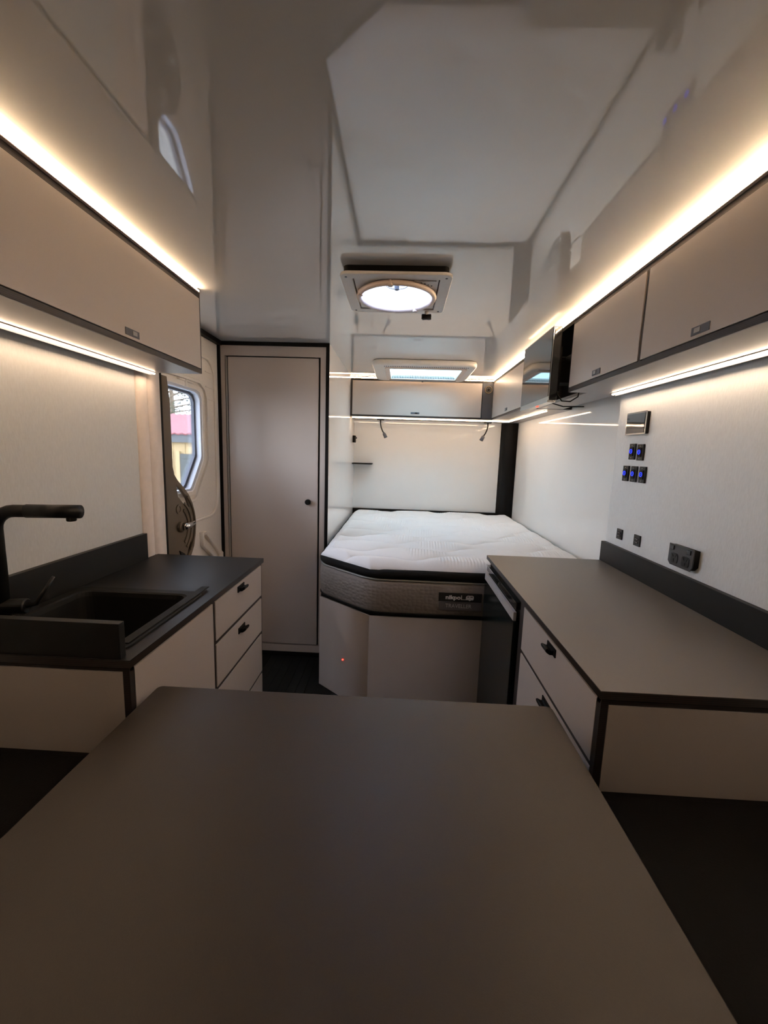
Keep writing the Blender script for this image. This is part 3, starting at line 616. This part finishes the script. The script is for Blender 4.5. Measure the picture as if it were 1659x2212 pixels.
bm_tube(bm, [(FX, FY, 1.868), (FX, FY, 1.93), (FX, FY, 1.985)], [.133, .134, .152], 48, False)
link('throat', me_of(bm), M['throat'], fn, smooth=True)
boxes('roof_collar', [(FX-.2, FX-hs, FY-.2, FY+.2, t, 2.02), (FX+hs, FX+.2, FY-.2, FY+.2, t, 2.02), (FX-hs, FX+hs, FY-.2, FY-hs, t, 2.02), (FX-hs, FX+hs, FY+hs, FY+.2, t, 2.02)], M['white_pl'], fn)
plate('lid', [rrect(FX-.2, FX+.2, FY-.2, FY+.2, .03)], 2.05, 2.054, M['dome'], fn)
hub = cyl('fan_hub', (FX, FY, 1.905), (FX, FY, 1.945), .040, M['clear'], fn); cyl('motor', (FX, FY, 1.888), (FX, FY, 1.925), .009, M['fascia'], hub, 12)
torus('hub_ring', (FX, FY, 1.905), .040, .0015, M['fascia'], hub, seg=32)
for i in range(10):
    a = 2*math.pi*i/10; bm = bmesh.new(); vs = []
    for r_, w_, tw in ((.038, .012, .012), (.08, .02, .012), (.12, .026, .008)):
        for s_ in (-1, 1):
            c = Vector((math.cos(a), math.sin(a), 0))*r_+Vector((-math.sin(a), math.cos(a), 0))*w_*s_; vs.append(bm.verts.new((FX+c.x, FY+c.y, 1.935+tw*s_)))
    bm.faces.new((vs[0], vs[1], vs[3], vs[2])); bm.faces.new((vs[2], vs[3], vs[5], vs[4])); link('fan_blade', me_of(bm), M['clear'], fn)
kx, ky = .082, 1.775
kn = cyl('knob_post', (kx, ky-.0, 1.872), (kx, ky, 1.855), .008, M['white_pl'], fn, 12)
kb = thing('x', (0, 0, 0), None, None) if False else None
plate('knob', [[(kx-.020, ky-.004), (kx-.016, ky-.010), (kx, ky-.006), (kx+.018, ky-.010), (kx+.020, ky+.004), (kx+.012, ky+.010), (kx, ky+.006), (kx-.014, ky+.012)]], 1.838, 1.856, M['black'], fn, bev=.001)

# ---------------------------------------------------------------- skylight over the bed
sk = thing('skylight', ((SX0+SX1)/2, 3.08, 1.86), 'rectangular skylight with rounded cream frame over the bed', 'skylight')
plate('frame', [rrect(-.215, .478, 2.78, 3.385, .07), rrect(SX0+.03, SX1-.03, SY0+.03, SY1-.03, .012)], 1.862, 1.8985, M['white_pl'], sk, bev=.012)
plate('inner_rim', [rrect(SX0-.0, SX1+.0, SY0-.0, SY1+.0, .03), rrect(SX0+.032, SX1-.032, SY0+.032, SY1-.032, .01)], 1.856, 1.862, M['pink_pl'], sk, bev=.001)
for i in range(46): x = SX0+.0+i*(SX1-SX0)/45; box('louvre', (x-.0025, x+.0025, SY0-.035, SY0-.012, 1.8605, 1.8625), M['gasket'], sk, 0)
for i in range(40): x = SX0+.03+i*(SX1-SX0-.06)/39; box('louvre', (x-.0025, x+.0025, SY1-.03, SY1-.018, 1.862, 1.885), M['gasket'], sk, 0)
box('blind_rail', (SX0+.02, SX1-.02, SY1+.0, SY1+.022, 1.850, 1.862), M['under'], sk, .002)
boxes('roof_collar', [(SX0-.05, SX0, SY0-.05, SY1+.05, t, 1.99), (SX1, SX1+.05, SY0-.05, SY1+.05, t, 1.99), (SX0, SX1, SY0-.05, SY0, t, 1.99), (SX0, SX1, SY1, SY1+.05, t, 1.99)], M['white_pl'], sk)
plate('dome', [rrect(SX0-.05, SX1+.05, SY0-.05, SY1+.05, .04)], 2.0, 2.004, M['cyan_dome'], sk)
for cx_ in (SX0+.13, SX1-.13):
    bm = bmesh.new(); pp = [(cx_-.10, SY1-.02), (cx_-.09, SY1-.10), (cx_-.03, SY1-.16), (cx_+.05, SY1-.15), (cx_+.10, SY1-.06), (cx_+.10, SY1-.02)]
    bm_tube(bm, [(a, b, 1.985) for a, b in pp], .004, 6); link('lid_stay', me_of(bm), M['fascia'], sk, smooth=True)
cyl('catch', (.145, SY1+.01, 1.850), (.145, SY1+.01, 1.844), .007, M['gasket'], sk, 10)

# ---------------------------------------------------------------- television
TVX = .655; tv = thing('television', (TVX+.03, 2.16, 1.55), 'flat black television hung in the recess between the overhead cabinets', 'television')
box('casing', (TVX, TVX+.035, 1.938, 2.372, 1.556, 1.872), M['gloss_black'], tv, .004)
box('rear_housing', (TVX+.036, TVX+.062, 1.99, 2.32, 1.60, 1.80), M['black'], tv, .006)
box('bezel', (TVX-.003, TVX-.0002, 1.936, 2.374, 1.555, 1.874), M['gloss_edge'], tv, .0008)
box('screen', (TVX-.0045, TVX-.0032, 1.942, 2.368, 1.572, 1.868), M['screen'], tv, 0)
box('lower_bar', (TVX-.0055, TVX+.03, 1.940, 2.370, 1.545, 1.5555), M['gloss_edge'], tv, .001)
box('power_light', (TVX+.004, TVX+.010, 2.10, 2.125, 1.5425, 1.5448), M['red'], tv, 0)
bk = box('bracket', (TVX+.063, .934, 2.10, 2.20, 1.66, 1.76), M['black_metal'], tv, .003)
tube('cable', [(TVX+.05, 2.0, 1.598), (TVX+.07, 1.97, 1.556), (TVX+.10, 1.95, 1.552), (TVX+.135, 1.955, 1.575), (TVX+.15, 1.98, 1.62)], .003, M['black'], tv, 6)
tube('cable', [(TVX+.05, 2.15, 1.598), (TVX+.06, 2.08, 1.56), (TVX+.09, 2.00, 1.535), (TVX+.16, 1.94, 1.53)], .003, M['black'], tv, 6)

# ---------------------------------------------------------------- wall fittings on the drawers side
XW = XR
dp = thing('control_display', (XW, 1.72, 1.40), 'small silver framed control screen on the wall above the switches', 'display')
box('housing', (XW-.014, XW-.0005, 1.655, 1.792, 1.402, 1.487), M['black'], dp, .004); box('bezel', (XW-.017, XW-.0142, 1.653, 1.794, 1.400, 1.489), M['gloss_edge'], dp, .001)
box('screen', (XW-.0185, XW-.0172, 1.660, 1.787, 1.406, 1.483), M['screen'], dp, 0); box('divider', (XW-.0195, XW-.0186, 1.660, 1.787, 1.436, 1.438), M['gloss_edge'], dp, 0)
def switch(y, z, label, group, h=.064):
    s_ = thing('rocker_switch', (XW, y, z-h/2), label, 'switch', group)
    box('plate', (XW-.008, XW-.0005, y-.0205, y+.0205, z-h/2, z+h/2), M['black_metal'], s_, .002)
    box('rocker', (XW-.0115, XW-.0082, y-.013, y+.013, z-.018, z+.018), M['black'], s_, .001)
    torus('glow_ring', (XW-.012, y, z+.001), .0080, .0015, M['blue'], s_, 'x', 24, label='blue lit ring')
    cyl('power_symbol', (XW-.0118, y, z+.001), (XW-.0128, y, z+.001), .0022, M['bluew'], s_, 12)
    for dz in (-h*.38, h*.38): cyl('screw', (XW-.008, y, z+dz), (XW-.0092, y, z+dz), .0022, M['chrome'], s_, 8)
g = 'blue lit switches under the control screen'
switch(1.744, 1.333, 'blue lit black switch in the upper pair, next to the bed', g)
switch(1.686, 1.330, 'blue lit black switch in the upper pair, nearer the camera', g)
for y, n_ in ((1.775, 'row of three, next to the bed'), (1.715, 'row of three, the middle one'), (1.655, 'row of three, nearest the camera')):
    switch(y, 1.243, 'blue lit black switch in the lower '+n_, g)
for y, z, l_ in ((1.772, .984, 'small black outlet just above the upstand, nearer the bed'), (1.640, .984, 'small black outlet just above the upstand, nearer the double power point')):
    s_ = thing('outlet', (XW, y, z-.02), l_, 'socket', 'small outlets above the worktop')
    box('plate', (XW-.006, XW-.0005, y-.021, y+.021, z-.022, z+.022), M['black_metal'], s_, .002)
    box('port', (XW-.0075, XW-.0062, y-.013, y+.013, z+.002, z+.010), M['black'], s_, .0005); box('port', (XW-.0075, XW-.0062, y-.013, y+.013, z-.011, z-.003), M['black'], s_, .0005)
    box('tongue', (XW-.0082, XW-.0076, y-.009, y+.009, z+.005, z+.007), M['under'], s_, 0); box('tongue', (XW-.0082, XW-.0076, y-.009, y+.009, z-.008, z-.006), M['under'], s_, 0)
gp = thing('power_point', (XW, 1.355, .95), 'black double power point with two switches standing proud of the wall', 'socket')
XG = XW-.018
plate('housing', [[(1.300, .968), (1.312, .956), (1.402, .956), (1.414, .968), (1.414, 1.022), (1.300, 1.022)]], XG, XW-.0005, M['black'], gp, 'yz', bev=.001)
fc = plate('face_plate', [[(1.298, .966), (1.310, .953), (1.405, .953), (1.417, .964), (1.417, 1.025), (1.298, 1.025)]], XG-.004, XG-.0005, M['dark_plate'], gp, 'yz', bev=.001)
for yy in (1.398, 1.318): box('rocker', (XG-.008, XG-.0042, yy-.009, yy+.009, 1.006, 1.020), M['gloss_black'], gp, .001)
for yy in (1.385, 1.331):
    sc_ = plate('socket_face', [rrect(yy-.017, yy+.017, .962, .996, .008)], XG-.0055, XG-.0042, M['black_metal'], gp, 'yz')
    for dy, dz, an in ((-.008, .008, 30), (.008, .008, -30), (0, -.007, 0)):
        bm = bmesh.new(); bm_box(bm, -.0006, .0006, -.0012, .0012, -.005, .005); me = me_of(bm); me.transform(Matrix.Translation((XG-.0062, yy+dy, .979+dz)) @ Matrix.Rotation(math.radians(an), 4, 'X')); link('slot', me, M['patch'], sc_)
bpy.context.view_layer.update()
